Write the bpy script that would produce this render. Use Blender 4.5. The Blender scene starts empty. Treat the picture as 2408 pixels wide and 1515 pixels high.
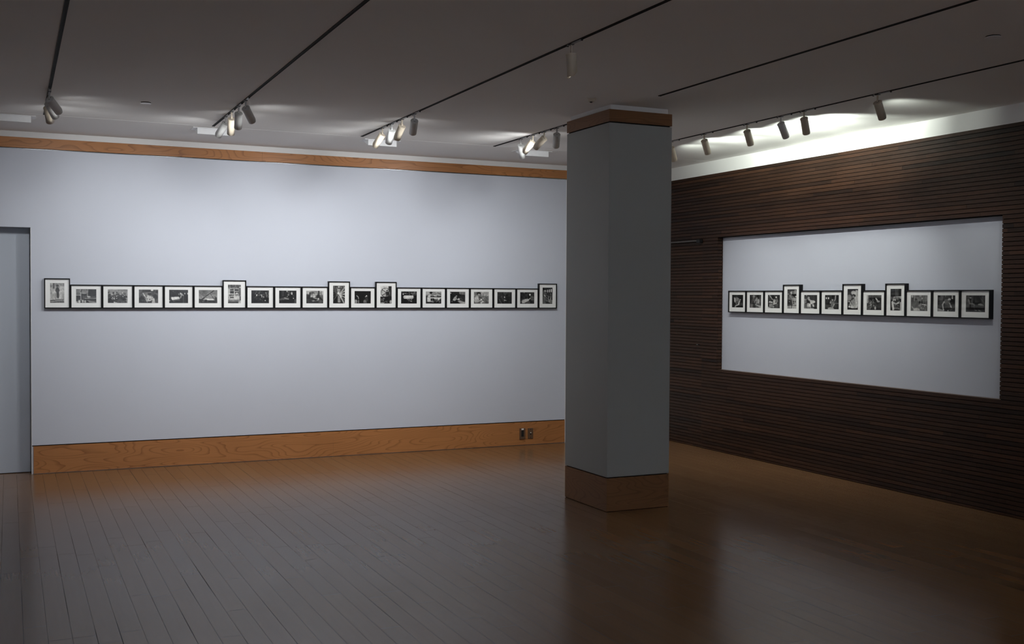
import bpy, math, random
import numpy as np
from mathutils import Vector, Matrix

sc = bpy.context.scene
COL = sc.collection
random.seed(4)

# ------------------------------------------------------------------ layout (metres)
EYE = 1.6
D = 10.39          # back wall face
X = 6.6375         # slatted wall face
HC = 3.017         # ceiling
XL, YR = -3.4, -3.2   # unseen left and rear walls
DOORX = 0.176      # left opening jamb
WEND = 5.49        # right end of the back wall panel

# ------------------------------------------------------------------ helpers
def mesh_obj(name, verts, faces, mat=None, parent=None, smooth=False, mats=None, midx=None):
    me = bpy.data.meshes.new(name)
    me.from_pydata(verts, [], faces)
    me.update()
    if mats:
        for m in mats: me.materials.append(m)
        for p, i in zip(me.polygons, midx): p.material_index = i
    elif mat: me.materials.append(mat)
    if smooth:
        for p in me.polygons: p.use_smooth = True
    o = bpy.data.objects.new(name, me)
    COL.objects.link(o)
    if parent: o.parent = parent
    return o

class MB:
    """collects boxes, rods and discs into one mesh"""
    def __init__(s): s.v = []; s.f = []; s.t = []
    def box(s, x0, x1, y0, y1, z0, z1, tone=None):
        n = len(s.v)
        s.v += [(x0,y0,z0),(x1,y0,z0),(x1,y1,z0),(x0,y1,z0),(x0,y0,z1),(x1,y0,z1),(x1,y1,z1),(x0,y1,z1)]
        fs = [(3,2,1,0),(4,5,6,7),(0,1,5,4),(1,2,6,5),(2,3,7,6),(3,0,4,7)]
        s.f += [tuple(i+n for i in q) for q in fs]
        s.t += [tone]*6
        return s
    def prism(s, pts, axis, a0, a1):
        """polygon pts in the two other axes extruded along axis (0 x, 1 y, 2 z)"""
        n = len(s.v); k = len(pts)
        for a in (a0, a1):
            for p in pts:
                c = list(p); c.insert(axis, a); s.v.append(tuple(c))
        s.f.append(tuple(n+i for i in range(k)))
        s.f.append(tuple(n+k+i for i in reversed(range(k))))
        for i in range(k):
            j = (i+1) % k
            s.f.append((n+i, n+k+i, n+k+j, n+j))
        s.t += [None]*(k+2)
        return s
    def lathe(s, prof, cx, cy, seg=32, cap0=True, cap1=True):
        n = len(s.v); m = len(prof)
        for r, z in prof:
            for i in range(seg):
                a = 2*math.pi*i/seg
                s.v.append((cx+r*math.cos(a), cy+r*math.sin(a), z))
        for k in range(m-1):
            for i in range(seg):
                j = (i+1) % seg
                s.f.append((n+k*seg+i, n+k*seg+j, n+(k+1)*seg+j, n+(k+1)*seg+i))
        if cap0: s.f.append(tuple(n+i for i in reversed(range(seg))))
        if cap1: s.f.append(tuple(n+(m-1)*seg+i for i in range(seg)))
        s.t += [None]*(len(s.f)-len(s.t))
        return s
    def build(s, name, mat, parent=None, smooth=False, bevel=0):
        o = mesh_obj(name, s.v, s.f, mat, parent, smooth)
        if any(t is not None for t in s.t):
            ca = o.data.color_attributes.new('tone', 'FLOAT_COLOR', 'CORNER')
            li = 0
            for p in o.data.polygons:
                t = s.t[p.index] or 0.5
                for _ in p.vertices:
                    ca.data[li].color = (t, t, t, 1); li += 1
        if bevel:
            b = o.modifiers.new('bevel', 'BEVEL'); b.width = bevel; b.segments = 2; b.limit_method = 'ANGLE'
        return o

def struct(o): o['kind'] = 'structure'; return o
def tag(o, label, cat, group=None):
    o['label'] = label; o['category'] = cat
    if group: o['group'] = group
    return o
def empty(name, loc=(0,0,0)):
    o = bpy.data.objects.new(name, None); o.location = loc; o.empty_display_size = .05
    COL.objects.link(o); return o

# ------------------------------------------------------------------ materials
def new_mat(name):
    m = bpy.data.materials.new(name); m.use_nodes = True
    nt = m.node_tree; b = nt.nodes['Principled BSDF']
    return m, nt, b
def N(nt, t, **k):
    n = nt.nodes.new(t)
    for a, v in k.items(): setattr(n, a, v)
    return n
def lk(nt, a, b): nt.links.new(a, b)
def mth(nt, op, a, b=None, c=None, clamp=False):
    n = nt.nodes.new('ShaderNodeMath'); n.operation = op; n.use_clamp = clamp
    for i, v in enumerate((a, b, c)):
        if v is None: continue
        if isinstance(v, (int, float)): n.inputs[i].default_value = v
        else: nt.links.new(v, n.inputs[i])
    return n.outputs[0]
def mixc(nt, f, a, b, mode='MIX'):
    n = nt.nodes.new('ShaderNodeMix'); n.data_type = 'RGBA'; n.blend_type = mode
    for s, v in ((n.inputs[0], f), (n.inputs[6], a), (n.inputs[7], b)):
        if isinstance(v, (int, float)): s.default_value = v
        elif isinstance(v, tuple): s.default_value = (*v, 1) if len(v) == 3 else v
        else: nt.links.new(v, s)
    return n.outputs[2]
def objco(nt, scale=(1,1,1)):
    tc = N(nt, 'ShaderNodeTexCoord'); mp = N(nt, 'ShaderNodeMapping')
    mp.inputs['Scale'].default_value = scale
    lk(nt, tc.outputs['Object'], mp.inputs['Vector']); return mp.outputs[0]
def noise(nt, co, sc_, det=2, rough=.5, dim='3D'):
    n = N(nt, 'ShaderNodeTexNoise'); n.noise_dimensions = dim
    n.inputs['Scale'].default_value = sc_; n.inputs['Detail'].default_value = det; n.inputs['Roughness'].default_value = rough
    if co is not None: lk(nt, co, n.inputs['Vector'])
    return n.outputs[0]
def bump(nt, b, h, st, dist=.002):
    n = N(nt, 'ShaderNodeBump'); n.inputs['Strength'].default_value = st; n.inputs['Distance'].default_value = dist
    lk(nt, h, n.inputs['Height']); lk(nt, n.outputs[0], b.inputs['Normal'])

def paint(name, col, rough=.6, var=.03, bsc=260, bst=.12):
    m, nt, b = new_mat(name)
    co = objco(nt)
    f = noise(nt, co, 1.7, 3)
    c = mixc(nt, f, tuple(x*(1-var) for x in col), tuple(x*(1+var) for x in col))
    lk(nt, c, b.inputs['Base Color'])
    b.inputs['Roughness'].default_value = rough
    b.inputs['Specular IOR Level'].default_value = .3
    bump(nt, b, noise(nt, co, bsc, 2), bst, .0006)
    return m
def plain(name, col, rough=.5, metal=0, spec=.5):
    m, nt, b = new_mat(name)
    b.inputs['Roughness'].default_value = rough; b.inputs['Metallic'].default_value = metal
    b.inputs['Specular IOR Level'].default_value = spec
    co = objco(nt); f = noise(nt, co, 40, 2)
    lk(nt, mixc(nt, f, tuple(x*.95 for x in col), tuple(min(1, x*1.05) for x in col)), b.inputs['Base Color'])
    return m

WALL = (.60, .635, .71)
M_wall = paint('wall_paint', WALL, .55)
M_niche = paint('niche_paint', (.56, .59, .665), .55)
M_door = paint('door_paint', (.52, .57, .64), .5)
M_ceil = paint('ceiling_paint', (.86, .85, .83), .8, .02)
M_white = paint('white_paint', (.80, .80, .79), .6, .02)
M_column = paint('wall_paint_dimmed', (.39, .405, .39), .55)  # wall paint with the dimmer, greener light put into its colour

M_black = plain('black_metal', (.012, .012, .013), .4)
M_cover = plain('cover_white', (.88, .88, .88), .3)
M_dark = plain('dark_gap', (.01, .009, .008), .9, 0, .1)
M_alu = plain('aluminium_reveal', (.20, .21, .22), .22, .9)
M_track = plain('track_black', (.012, .013, .012), .7, 0, .25)
M_adapter = plain('track_adapter_grey', (.36, .37, .38), .4)
M_lampw = plain('lamp_white', (.62, .63, .62), .45)
M_lampc = plain('lamp_cream', (.60, .53, .42), .45)
M_plastic = plain('fixture_white', (.78, .79, .80), .45)
M_frame = plain('frame_black', (.005, .005, .006), .4, 0, .2)
M_mat = paint('mat_board', (.93, .93, .915), .8, .01)
M_bronze = plain('bronze_plate', (.16, .095, .055), .4, .3)
M_rubber = plain('dark_plastic', (.008, .008, .008), .5)
M_cream = plain('cream_plastic', (.62, .60, .50), .4)

def oak(name, dark, light, along='x', rough=.38, off=0.0):
    """oak veneer: contour lines of a stretched noise field give the cathedral figure"""
    m, nt, b = new_mat(name)
    sc3 = {'x': (.5, .5, 2.6), 'y': (.5, .5, 2.6)}[along]
    co = objco(nt, sc3)
    add = N(nt, 'ShaderNodeVectorMath', operation='ADD'); add.inputs[1].default_value = (off, off*.7, off*1.3)
    lk(nt, co, add.inputs[0]); co = add.outputs[0]
    f = noise(nt, co, 2.1, 1.5, .45)
    g = mth(nt, 'MULTIPLY', f, 24)
    fr = mth(nt, 'FRACT', g)
    line = mth(nt, 'SMOOTH_MAX', mth(nt, 'SUBTRACT', 1, mth(nt, 'MULTIPLY', fr, 3.2)), 0, .1)
    sc4 = {'x': (4, 4, 160), 'y': (4, 4, 160)}[along]
    fib = noise(nt, objco(nt, sc4), 1, 3, .6)
    big = noise(nt, objco(nt), 1.1, 2)
    k = mth(nt, 'ADD', mth(nt, 'MULTIPLY', line, .55), mth(nt, 'MULTIPLY', fib, .35), clamp=True)
    k = mth(nt, 'ADD', k, mth(nt, 'MULTIPLY', mth(nt, 'SUBTRACT', big, .5), .7), clamp=True)
    lk(nt, mixc(nt, k, light, dark), b.inputs['Base Color'])
    b.inputs['Roughness'].default_value = rough; b.inputs['Specular IOR Level'].default_value = .32
    bump(nt, b, fib, .15, .0006)
    return m
M_oak = oak('oak_trim', (.20, .078, .026), (.47, .205, .072), 'x', .36)
M_oakc = oak('oak_column', (.15, .070, .031), (.26, .128, .058), 'x', .42, 5.3)
M_oaky = oak('oak_trim_side', (.15, .065, .026), (.36, .175, .08), 'y', .38, 3.1)

def slat_mat():
    m, nt, b = new_mat('dark_slat_wood')
    at = N(nt, 'ShaderNodeAttribute'); at.attribute_name = 'tone'
    t = at.outputs['Fac']
    fib = noise(nt, objco(nt, (60, 3, 90)), 1, 3, .6)
    cath = noise(nt, objco(nt, (1, 1.2, 12)), 2.2, 2, .5)
    ln = mth(nt, 'FRACT', mth(nt, 'MULTIPLY', cath, 14))
    k = mth(nt, 'ADD', mth(nt, 'MULTIPLY', fib, .7), mth(nt, 'MULTIPLY', ln, .3))
    base = mixc(nt, t, (.016, .0085, .0055), (.082, .036, .0185))
    shade = mixc(nt, k, (.35, .35, .35), (1.5, 1.5, 1.5))
    lk(nt, mixc(nt, 1.0, base, shade, 'MULTIPLY'), b.inputs['Base Color'])
    b.inputs['Roughness'].default_value = .42
    b.inputs['Specular IOR Level'].default_value = .3
    bump(nt, b, fib, .35, .001)
    return m
M_slat = slat_mat()

def floor_mat():
    m, nt, b = new_mat('maple_boards')
    tc = N(nt, 'ShaderNodeTexCoord'); sp = N(nt, 'ShaderNodeSeparateXYZ'); lk(nt, tc.outputs['Object'], sp.inputs[0])
    W = .1035
    u = mth(nt, 'DIVIDE', mth(nt, 'SUBTRACT', sp.outputs[0], .0515), W)
    row = mth(nt, 'FLOOR', u); fu = mth(nt, 'FRACT', u)
    wn = N(nt, 'ShaderNodeTexWhiteNoise', noise_dimensions='1D'); lk(nt, row, wn.inputs['W'])
    wn2 = N(nt, 'ShaderNodeTexWhiteNoise', noise_dimensions='1D'); lk(nt, mth(nt, 'ADD', row, 57.3), wn2.inputs['W'])
    ln = mth(nt, 'ADD', mth(nt, 'MULTIPLY', wn2.outputs[0], .9), 1.15)
    v = mth(nt, 'ADD', mth(nt, 'DIVIDE', sp.outputs[1], ln), mth(nt, 'MULTIPLY', wn.outputs[0], 9))
    seg = mth(nt, 'FLOOR', v); fv = mth(nt, 'FRACT', v)
    cv = N(nt, 'ShaderNodeCombineXYZ'); lk(nt, row, cv.inputs[0]); lk(nt, seg, cv.inputs[1])
    wb = N(nt, 'ShaderNodeTexWhiteNoise', noise_dimensions='2D'); lk(nt, cv.outputs[0], wb.inputs['Vector'])
    # gaps
    d1 = mth(nt, 'MULTIPLY', mth(nt, 'MINIMUM', fu, mth(nt, 'SUBTRACT', 1, fu)), W)
    d2 = mth(nt, 'MULTIPLY', mth(nt, 'MINIMUM', fv, mth(nt, 'SUBTRACT', 1, fv)), ln)
    # joint width wanders along the boards
    cw = N(nt, 'ShaderNodeCombineXYZ'); lk(nt, mth(nt, 'ROUND', u), cw.inputs[0]); lk(nt, mth(nt, 'MULTIPLY', sp.outputs[1], .8), cw.inputs[1])
    jn = noise(nt, cw.outputs[0], 1.3, 1)
    gw = mth(nt, 'ADD', mth(nt, 'MULTIPLY', mth(nt, 'SUBTRACT', jn, .52, clamp=True), .0055), .00075)
    g1 = mth(nt, 'LESS_THAN', d1, gw)
    g2 = mth(nt, 'MULTIPLY', mth(nt, 'LESS_THAN', d2, .0016), .9)
    gap = mth(nt, 'MAXIMUM', g1, g2)
    fib = noise(nt, objco(nt, (45, 2.2, 1)), 1, 3, .6)
    blot = noise(nt, objco(nt), 1.3, 3)
    k = mth(nt, 'ADD', mth(nt, 'ADD', mth(nt, 'MULTIPLY', wb.outputs[0], .42), .05), mth(nt, 'MULTIPLY', fib, .45), clamp=True)
    wood = mixc(nt, k, (.150, .074, .031), (.222, .119, .054))
    wood = mixc(nt, mth(nt, 'MULTIPLY', blot, .25), wood, (.20, .115, .06))
    lk(nt, mixc(nt, gap, wood, (.035, .02, .012)), b.inputs['Base Color'])
    scuff = noise(nt, objco(nt, (1, 1, 1)), 2.2, 2, .5)
    r = mth(nt, 'ADD', mth(nt, 'MULTIPLY', scuff, .06), mth(nt, 'MULTIPLY', wb.outputs[0], .025))
    lk(nt, mth(nt, 'ADD', r, mth(nt, 'ADD', mth(nt, 'MULTIPLY', gap, .4), .165)), b.inputs['Roughness'])
    b.inputs['Specular IOR Level'].default_value = .31
    h = mth(nt, 'SUBTRACT', 1, g1)
    bump(nt, b, h, .08, .0006)
    return m
M_floor = floor_mat()

def glass_mat():
    m = bpy.data.materials.new('picture_glass'); m.use_nodes = True
    nt = m.node_tree; nt.nodes.clear()
    o = N(nt, 'ShaderNodeOutputMaterial'); mx = N(nt, 'ShaderNodeMixShader')
    tr = N(nt, 'ShaderNodeBsdfTransparent'); gl = N(nt, 'ShaderNodeBsdfGlossy')
    ge = N(nt, 'ShaderNodeNewGeometry'); dt = N(nt, 'ShaderNodeVectorMath', operation='DOT_PRODUCT')
    lk(nt, ge.outputs['Incoming'], dt.inputs[0]); lk(nt, ge.outputs['Normal'], dt.inputs[1])
    k = mth(nt, 'SUBTRACT', 1, mth(nt, 'ABSOLUTE', dt.outputs['Value']), clamp=True)
    k = mth(nt, 'ADD', .04, mth(nt, 'MULTIPLY', mth(nt, 'POWER', k, 5), .9))
    gl.inputs['Roughness'].default_value = .02
    tr.inputs[0].default_value = (.98, .985, .98, 1)
    lk(nt, k, mx.inputs[0]); lk(nt, tr.outputs[0], mx.inputs[1]); lk(nt, gl.outputs[0], mx.inputs[2])
    lk(nt, mx.outputs[0], o.inputs[0]); return m
M_glass = glass_mat()

def print_mat():
    m, nt, b = new_mat('silver_print')
    at = N(nt, 'ShaderNodeAttribute'); at.attribute_name = 'print'
    lk(nt, at.outputs['Color'], b.inputs['Base Color'])
    b.inputs['Roughness'].default_value = .5; b.inputs['Specular IOR Level'].default_value = .25
    return m
M_print = print_mat()
def emit_mat(name, col, s):
    m, nt, b = new_mat(name)
    b.inputs['Base Color'].default_value = (.8, .8, .8, 1)
    b.inputs['Emission Color'].default_value = (*col, 1); b.inputs['Emission Strength'].default_value = s
    return m
M_lens = emit_mat('lamp_lens', (1, .98, .94), 6)

# ------------------------------------------------------------------ room shell
struct(MB().box(XL-.2, X+.4, YR-.2, D+.6, -.1, 0).build('floor', M_floor))
cb = MB()
cb.box(XL-.2, X+.4, YR-.2, 9.347, HC, HC+.12)
cb.box(XL-.2, X+.4, 9.353, D+.6, HC, HC+.12)
cb.box(XL-.2, X+.4, 9.34, 9.36, HC+.03, HC+.10)
struct(cb.build('ceiling', M_ceil))
struct(MB().box(XL-.15, XL, YR-.15, D+.5, 0, HC).build('wall_left', M_wall))
struct(MB().box(XL, X+.2, YR-.15, YR, 0, HC).build('wall_rear', M_wall))

# back wall: painted face between the two wooden bands, in front of a recessed core
DH = 2.18
wb = MB()
z_b, z_t0, z_t1 = .247, 2.874, 2.965
wb.box(DOORX, WEND, D, D+.012, z_b+.009, z_t0-.010)
wb.box(-1.25, DOORX, D, D+.012, DH, z_t0-.010)
wb.box(XL, -1.25, D, D+.012, z_b+.009, z_t0-.010)
wb.box(WEND+.012, X+.1, D+.004, D+.012, 2.2, z_t0-.010)
wb.box(DOORX, WEND, D+.012, D+.13, 0, HC)
wb.box(-1.25, DOORX, D+.012, D+.13, DH, HC)
wb.box(XL, -1.25, D+.012, D+.13, 0, HC)
wb.box(WEND, X+.1, D+.012, D+.13, 2.2, HC)
wb.box(XL, X+.1, D+.30, D+.36, 0, HC)
wback = struct(wb.build('wall_back', M_wall))
MB().box(XL, X+.1, D+.001, D+.012, z_t1+.001, HC).build('upper_band', M_white, wback)['label'] = 'white strip between oak band and ceiling'
# aluminium reveal strips and dark shadow gaps
rv = MB()
rv.box(XL, X, D+.004, D+.0125, z_t0-.0105, z_t0-.0035)
rv.build('metal_reveal', M_alu, wback)['label'] = 'thin bright metal reveal under the oak band'
dg = MB()
dg.box(DOORX, WEND, D+.0105, D+.0122, z_b, z_b+.009)
dg.box(XL, -1.25, D+.0105, D+.0122, z_b, z_b+.009)
dg.box(XL, X, D+.0105, D+.0122, z_t0-.0035, z_t0)
dg.build('shadow_gap', M_dark, wback)
cs = MB(); cs.box(DOORX-.004, DOORX, D-.001, D+.13, 0, DH).box(WEND, WEND+.004, D-.001, D+.012, 0, z_t0-.01)
cs.build('edge_strip', M_white, wback)

# oak bands
bb = MB()
for a, b_ in ((DOORX+.012, 2.9), (2.901, WEND-.002)): bb.box(a, b_, D, D+.012, .005, z_b)
bb.box(XL, -1.26, D, D+.012, .005, z_b)
struct(bb.build('baseboard_back', M_oak))
tb = MB()
for a, b_ in ((XL, -.9), (-.899, 2.2), (2.201, 4.6), (4.601, X)): tb.box(a, b_, D-.002, D+.012, z_t0, z_t1)
struct(tb.build('trim_1', M_oak))

# doors: grey sliding leaf in the left opening, white leaf in the right one
d1 = struct(MB().box(-1.45, DOORX+.05, D+.135, D+.175, .006, DH+.05).build('door_1', M_door))
d3 = struct(MB().box(WEND-.02, X+.05, D+.135, D+.175, .006, 2.25).build('door_3', M_white))

# ------------------------------------------------------------------ slatted wall
PIT = .03326; GAPW = .0056; SD = .0115
Z0 = 2.2145 - 66*PIT
R_Y0, R_Y1 = 5.689, 9.212      # niche
R_Z1 = 2.2145; R_Z0 = 2.2145 - 41*PIT
SEAM = 9.478; DOOR_Z = R_Z1
rs = random.Random(11)
def rowpieces(y0, y1):
    out = []; y = y0 - rs.uniform(0, 1.4)
    while y < y1:
        L = rs.choice([.55, .8, 1.2, 1.6, 2.1, 2.4])*rs.uniform(.9, 1.1)
        a, b_ = max(y, y0), min(y+L, y1)
        if b_ - a > .004: out.append((a, b_))
        y += L
    return out
def tone():
    return min(1, max(.03, rs.gauss(.42, .15)))
wall_r = empty('wall_right'); struct(wall_r)
sl = MB(); dsl = MB()
for k in range(0, 87):
    z0 = Z0 + (k-1)*PIT + GAPW; z1 = Z0 + k*PIT
    if z1 <= .01: continue
    z0 = max(z0, .004)
    if z1 > 2.879: z1 = 2.879
    if z1 - z0 < .005: continue
    in_niche = (z0 >= R_Z0-.002 and z1 <= R_Z1+.002)
    in_door = z1 <= DOOR_Z+.002
    spans = []
    right_end = YR
    if in_niche: spans += [(YR, R_Y0), (R_Y1, SEAM)]
    elif in_door: spans += [(YR, SEAM)]
    else: spans += [(YR, D-.002)]
    for a, b_ in spans:
        for p, q in rowpieces(a, b_):
            dx = rs.uniform(-.0006, .0006)
            sl.box(X+dx, X+SD, p, q-.0006, z0, z1, tone())
    if in_niche:   # return of the cladding into the niche
        sl.box(X+SD, X+.066, R_Y1, R_Y1+.011, z0, z1, tone())
    if in_door:
        for p, q in rowpieces(SEAM+.004, D-.004):
            dsl.box(X+.012, X+.012+SD, p, q-.0006, z0, z1, tone())
o = sl.build('slat_cladding', M_slat, wall_r)
# backing behind the slats (with the niche opening), dark
bk = MB()
bk.box(X+SD, X+.20, YR, R_Y0, 0, 2.874)
bk.box(X+SD, X+.20, R_Y1+.011, SEAM, 0, 2.874)
bk.box(X+SD, X+.20, R_Y0, R_Y1+.011, 0, R_Z0-.004)
bk.box(X+SD, X+.20, R_Y0, R_Y1+.011, R_Z1, 2.874)
bk.box(X+SD, X+.20, SEAM, D+.1, DOOR_Z, 2.874)
bk.box(X+.04, X+.20, SEAM, D+.1, 0, DOOR_Z)
bk.build('backing', M_dark, wall_r)
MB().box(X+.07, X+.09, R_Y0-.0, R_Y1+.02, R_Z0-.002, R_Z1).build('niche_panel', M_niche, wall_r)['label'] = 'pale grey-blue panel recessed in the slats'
MB().box(X+.002, X+.0665, R_Y0, R_Y1, R_Z0-.004, R_Z0).build('niche_ledge', M_bronze, wall_r)
MB().box(X-.0, X+.20, YR, D+.1, 2.8795, HC).build('upper_band', M_white, wall_r)['label'] = 'white band above the slats'
# flush door hidden in the slats
d2 = empty('door_2'); struct(d2)
dsl.build('door_slats', M_slat, d2)
MB().box(X+.012+SD, X+.039, SEAM+.004, D-.004, .004, DOOR_Z-.002).build('door_leaf', M_dark, d2)
cl = MB().box(X-.036, X+.011, 9.485, 9.545, 2.172, 2.208)
cl.build('door_closer', M_black, d2, bevel=.003)
MB().box(X-.016, X-.004, 9.545, 10.30, 2.190, 2.204).build('closer_rail', plain('dull_steel', (.16, .15, .14), .4, .5), d2)
MB().box(X-.012, X+.012, 9.53, 9.56, 1.090, 1.098).build('door_pull', M_alu, d2)

# ------------------------------------------------------------------ column
cx0, cx1, cy0, cy1 = 4.004, 4.548, 6.908, 7.572
col = empty('column', ((cx0+cx1)/2, (cy0+cy1)/2, 0))
tag(col, 'square grey painted column with oak base and oak cap, standing in the room', 'column')
def cpart(name, z0, z1, inset, mat, bev=0):
    o = MB().box(cx0+inset, cx1-inset, cy0+inset, cy1-inset, z0, z1).build(name, mat, col, bevel=bev)
    o.location = -Vector(col.location); return o
cpart('shaft', .258, 2.880, 0, M_column, .0015)
cpart('core', .252, 2.9, .012, M_dark)
cpart('base', .004, .250, .001, M_oakc)
cpart('plinth_gap', 0, .006, .006, M_dark)
cpart('cap', 2.889, 2.978, -.001, M_oakc)
cpart('neck', 2.9, HC, .022, M_ceil)

# ------------------------------------------------------------------ pictures
def raster(W, H, prims, seed):
    rng = np.random.RandomState(seed)
    yy, xx = np.mgrid[0:H, 0:W]
    x = xx/(W-1); y = yy/(H-1)
    im = np.full((H, W), 100.0)
    asp = W/H
    def put(mask, g): im[:] = im*(1-mask)+g*mask
    px = 1.0/max(W, H)
    for p in prims:
        c = p[0]
        if c == 'B': im[:] = p[1]+(p[2]-p[1])*y if len(p) > 2 else p[1]
        elif c == 'R':
            _, x0, y0, x1, y1, g = p
            put(((x >= x0) & (x <= x1) & (y >= y0) & (y <= y1)).astype(float), g)
        elif c == 'E':
            _, a, b, rx, ry, g = p
            d = np.sqrt(((x-a)/rx)**2+((y-b)/ry)**2); put(np.clip((1-d)*3+.5, 0, 1), g)
        elif c == 'O':   # ring
            _, a, b, r, w, g = p
            d = np.sqrt(((x-a)*(asp if asp < 1 else 1)/(1 if asp < 1 else 1))**2+((y-b)/(1 if asp < 1 else asp))**2)
            put(np.clip(1.2-np.abs(d-r)/w, 0, 1), g)
        elif c == 'L':
            _, x0, y0, x1, y1, w, g = p
            dx, dy = x1-x0, y1-y0; t = np.clip(((x-x0)*dx+(y-y0)*dy)/(dx*dx+dy*dy+1e-9), 0, 1)
            d = np.sqrt(((x-x0-t*dx))**2+((y-y0-t*dy)/1)**2); put(np.clip(1.4-d/(w*.5+1e-6)*.9, 0, 1), g)
        elif c == 'P':
            _, pts, g = p
            ins = np.zeros_like(im, bool); j = len(pts)-1
            for i in range(len(pts)):
                xi, yi = pts[i]; xj, yj = pts[j]
                with np.errstate(divide='ignore', invalid='ignore'):
                    cnd = ((yi > y) != (yj > y)) & (x < (xj-xi)*(y-yi)/(yj-yi+1e-12)+xi)
                ins ^= cnd; j = i
            put(ins.astype(float), g)
        elif c == 'N':
            _, n, x0, y0, x1, y1, r0, r1, g0, g1 = p
            for _ in range(n):
                a, b = rng.uniform(x0, x1), rng.uniform(y0, y1); r = rng.uniform(r0, r1); g = rng.uniform(g0, g1)
                q = rng.uniform(.6, 1.7)
                d = np.sqrt(((x-a)/r)**2+((y-b)/(r*q*asp if asp > 1 else r*q*.7))**2); put(np.clip((1-d)*3+.5, 0, 1), g)
    # uneven tones: coarse blotches, finer clumps, grain
    for n_, amp in ((7, 9), (15, 10)):
        c_ = rng.normal(0, 1, (n_+2, n_+2))
        fy = y*n_; fx = x*n_; iy = fy.astype(int); ix_ = fx.astype(int); ty = fy-iy; tx = fx-ix_
        b_ = (c_[iy, ix_]*(1-tx)+c_[iy, ix_+1]*tx)*(1-ty)+(c_[iy+1, ix_]*(1-tx)+c_[iy+1, ix_+1]*tx)*ty
        im += b_*amp*(.35+im/180)
    im += rng.normal(0, 7, im.shape)
    k = im.copy(); k[1:-1, 1:-1] = (im[1:-1, 1:-1]*4+im[:-2, 1:-1]+im[2:, 1:-1]+im[1:-1, :-2]+im[1:-1, 2:])/8
    return np.clip((k-26)*1.10, 3, 240)/255.0

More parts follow.
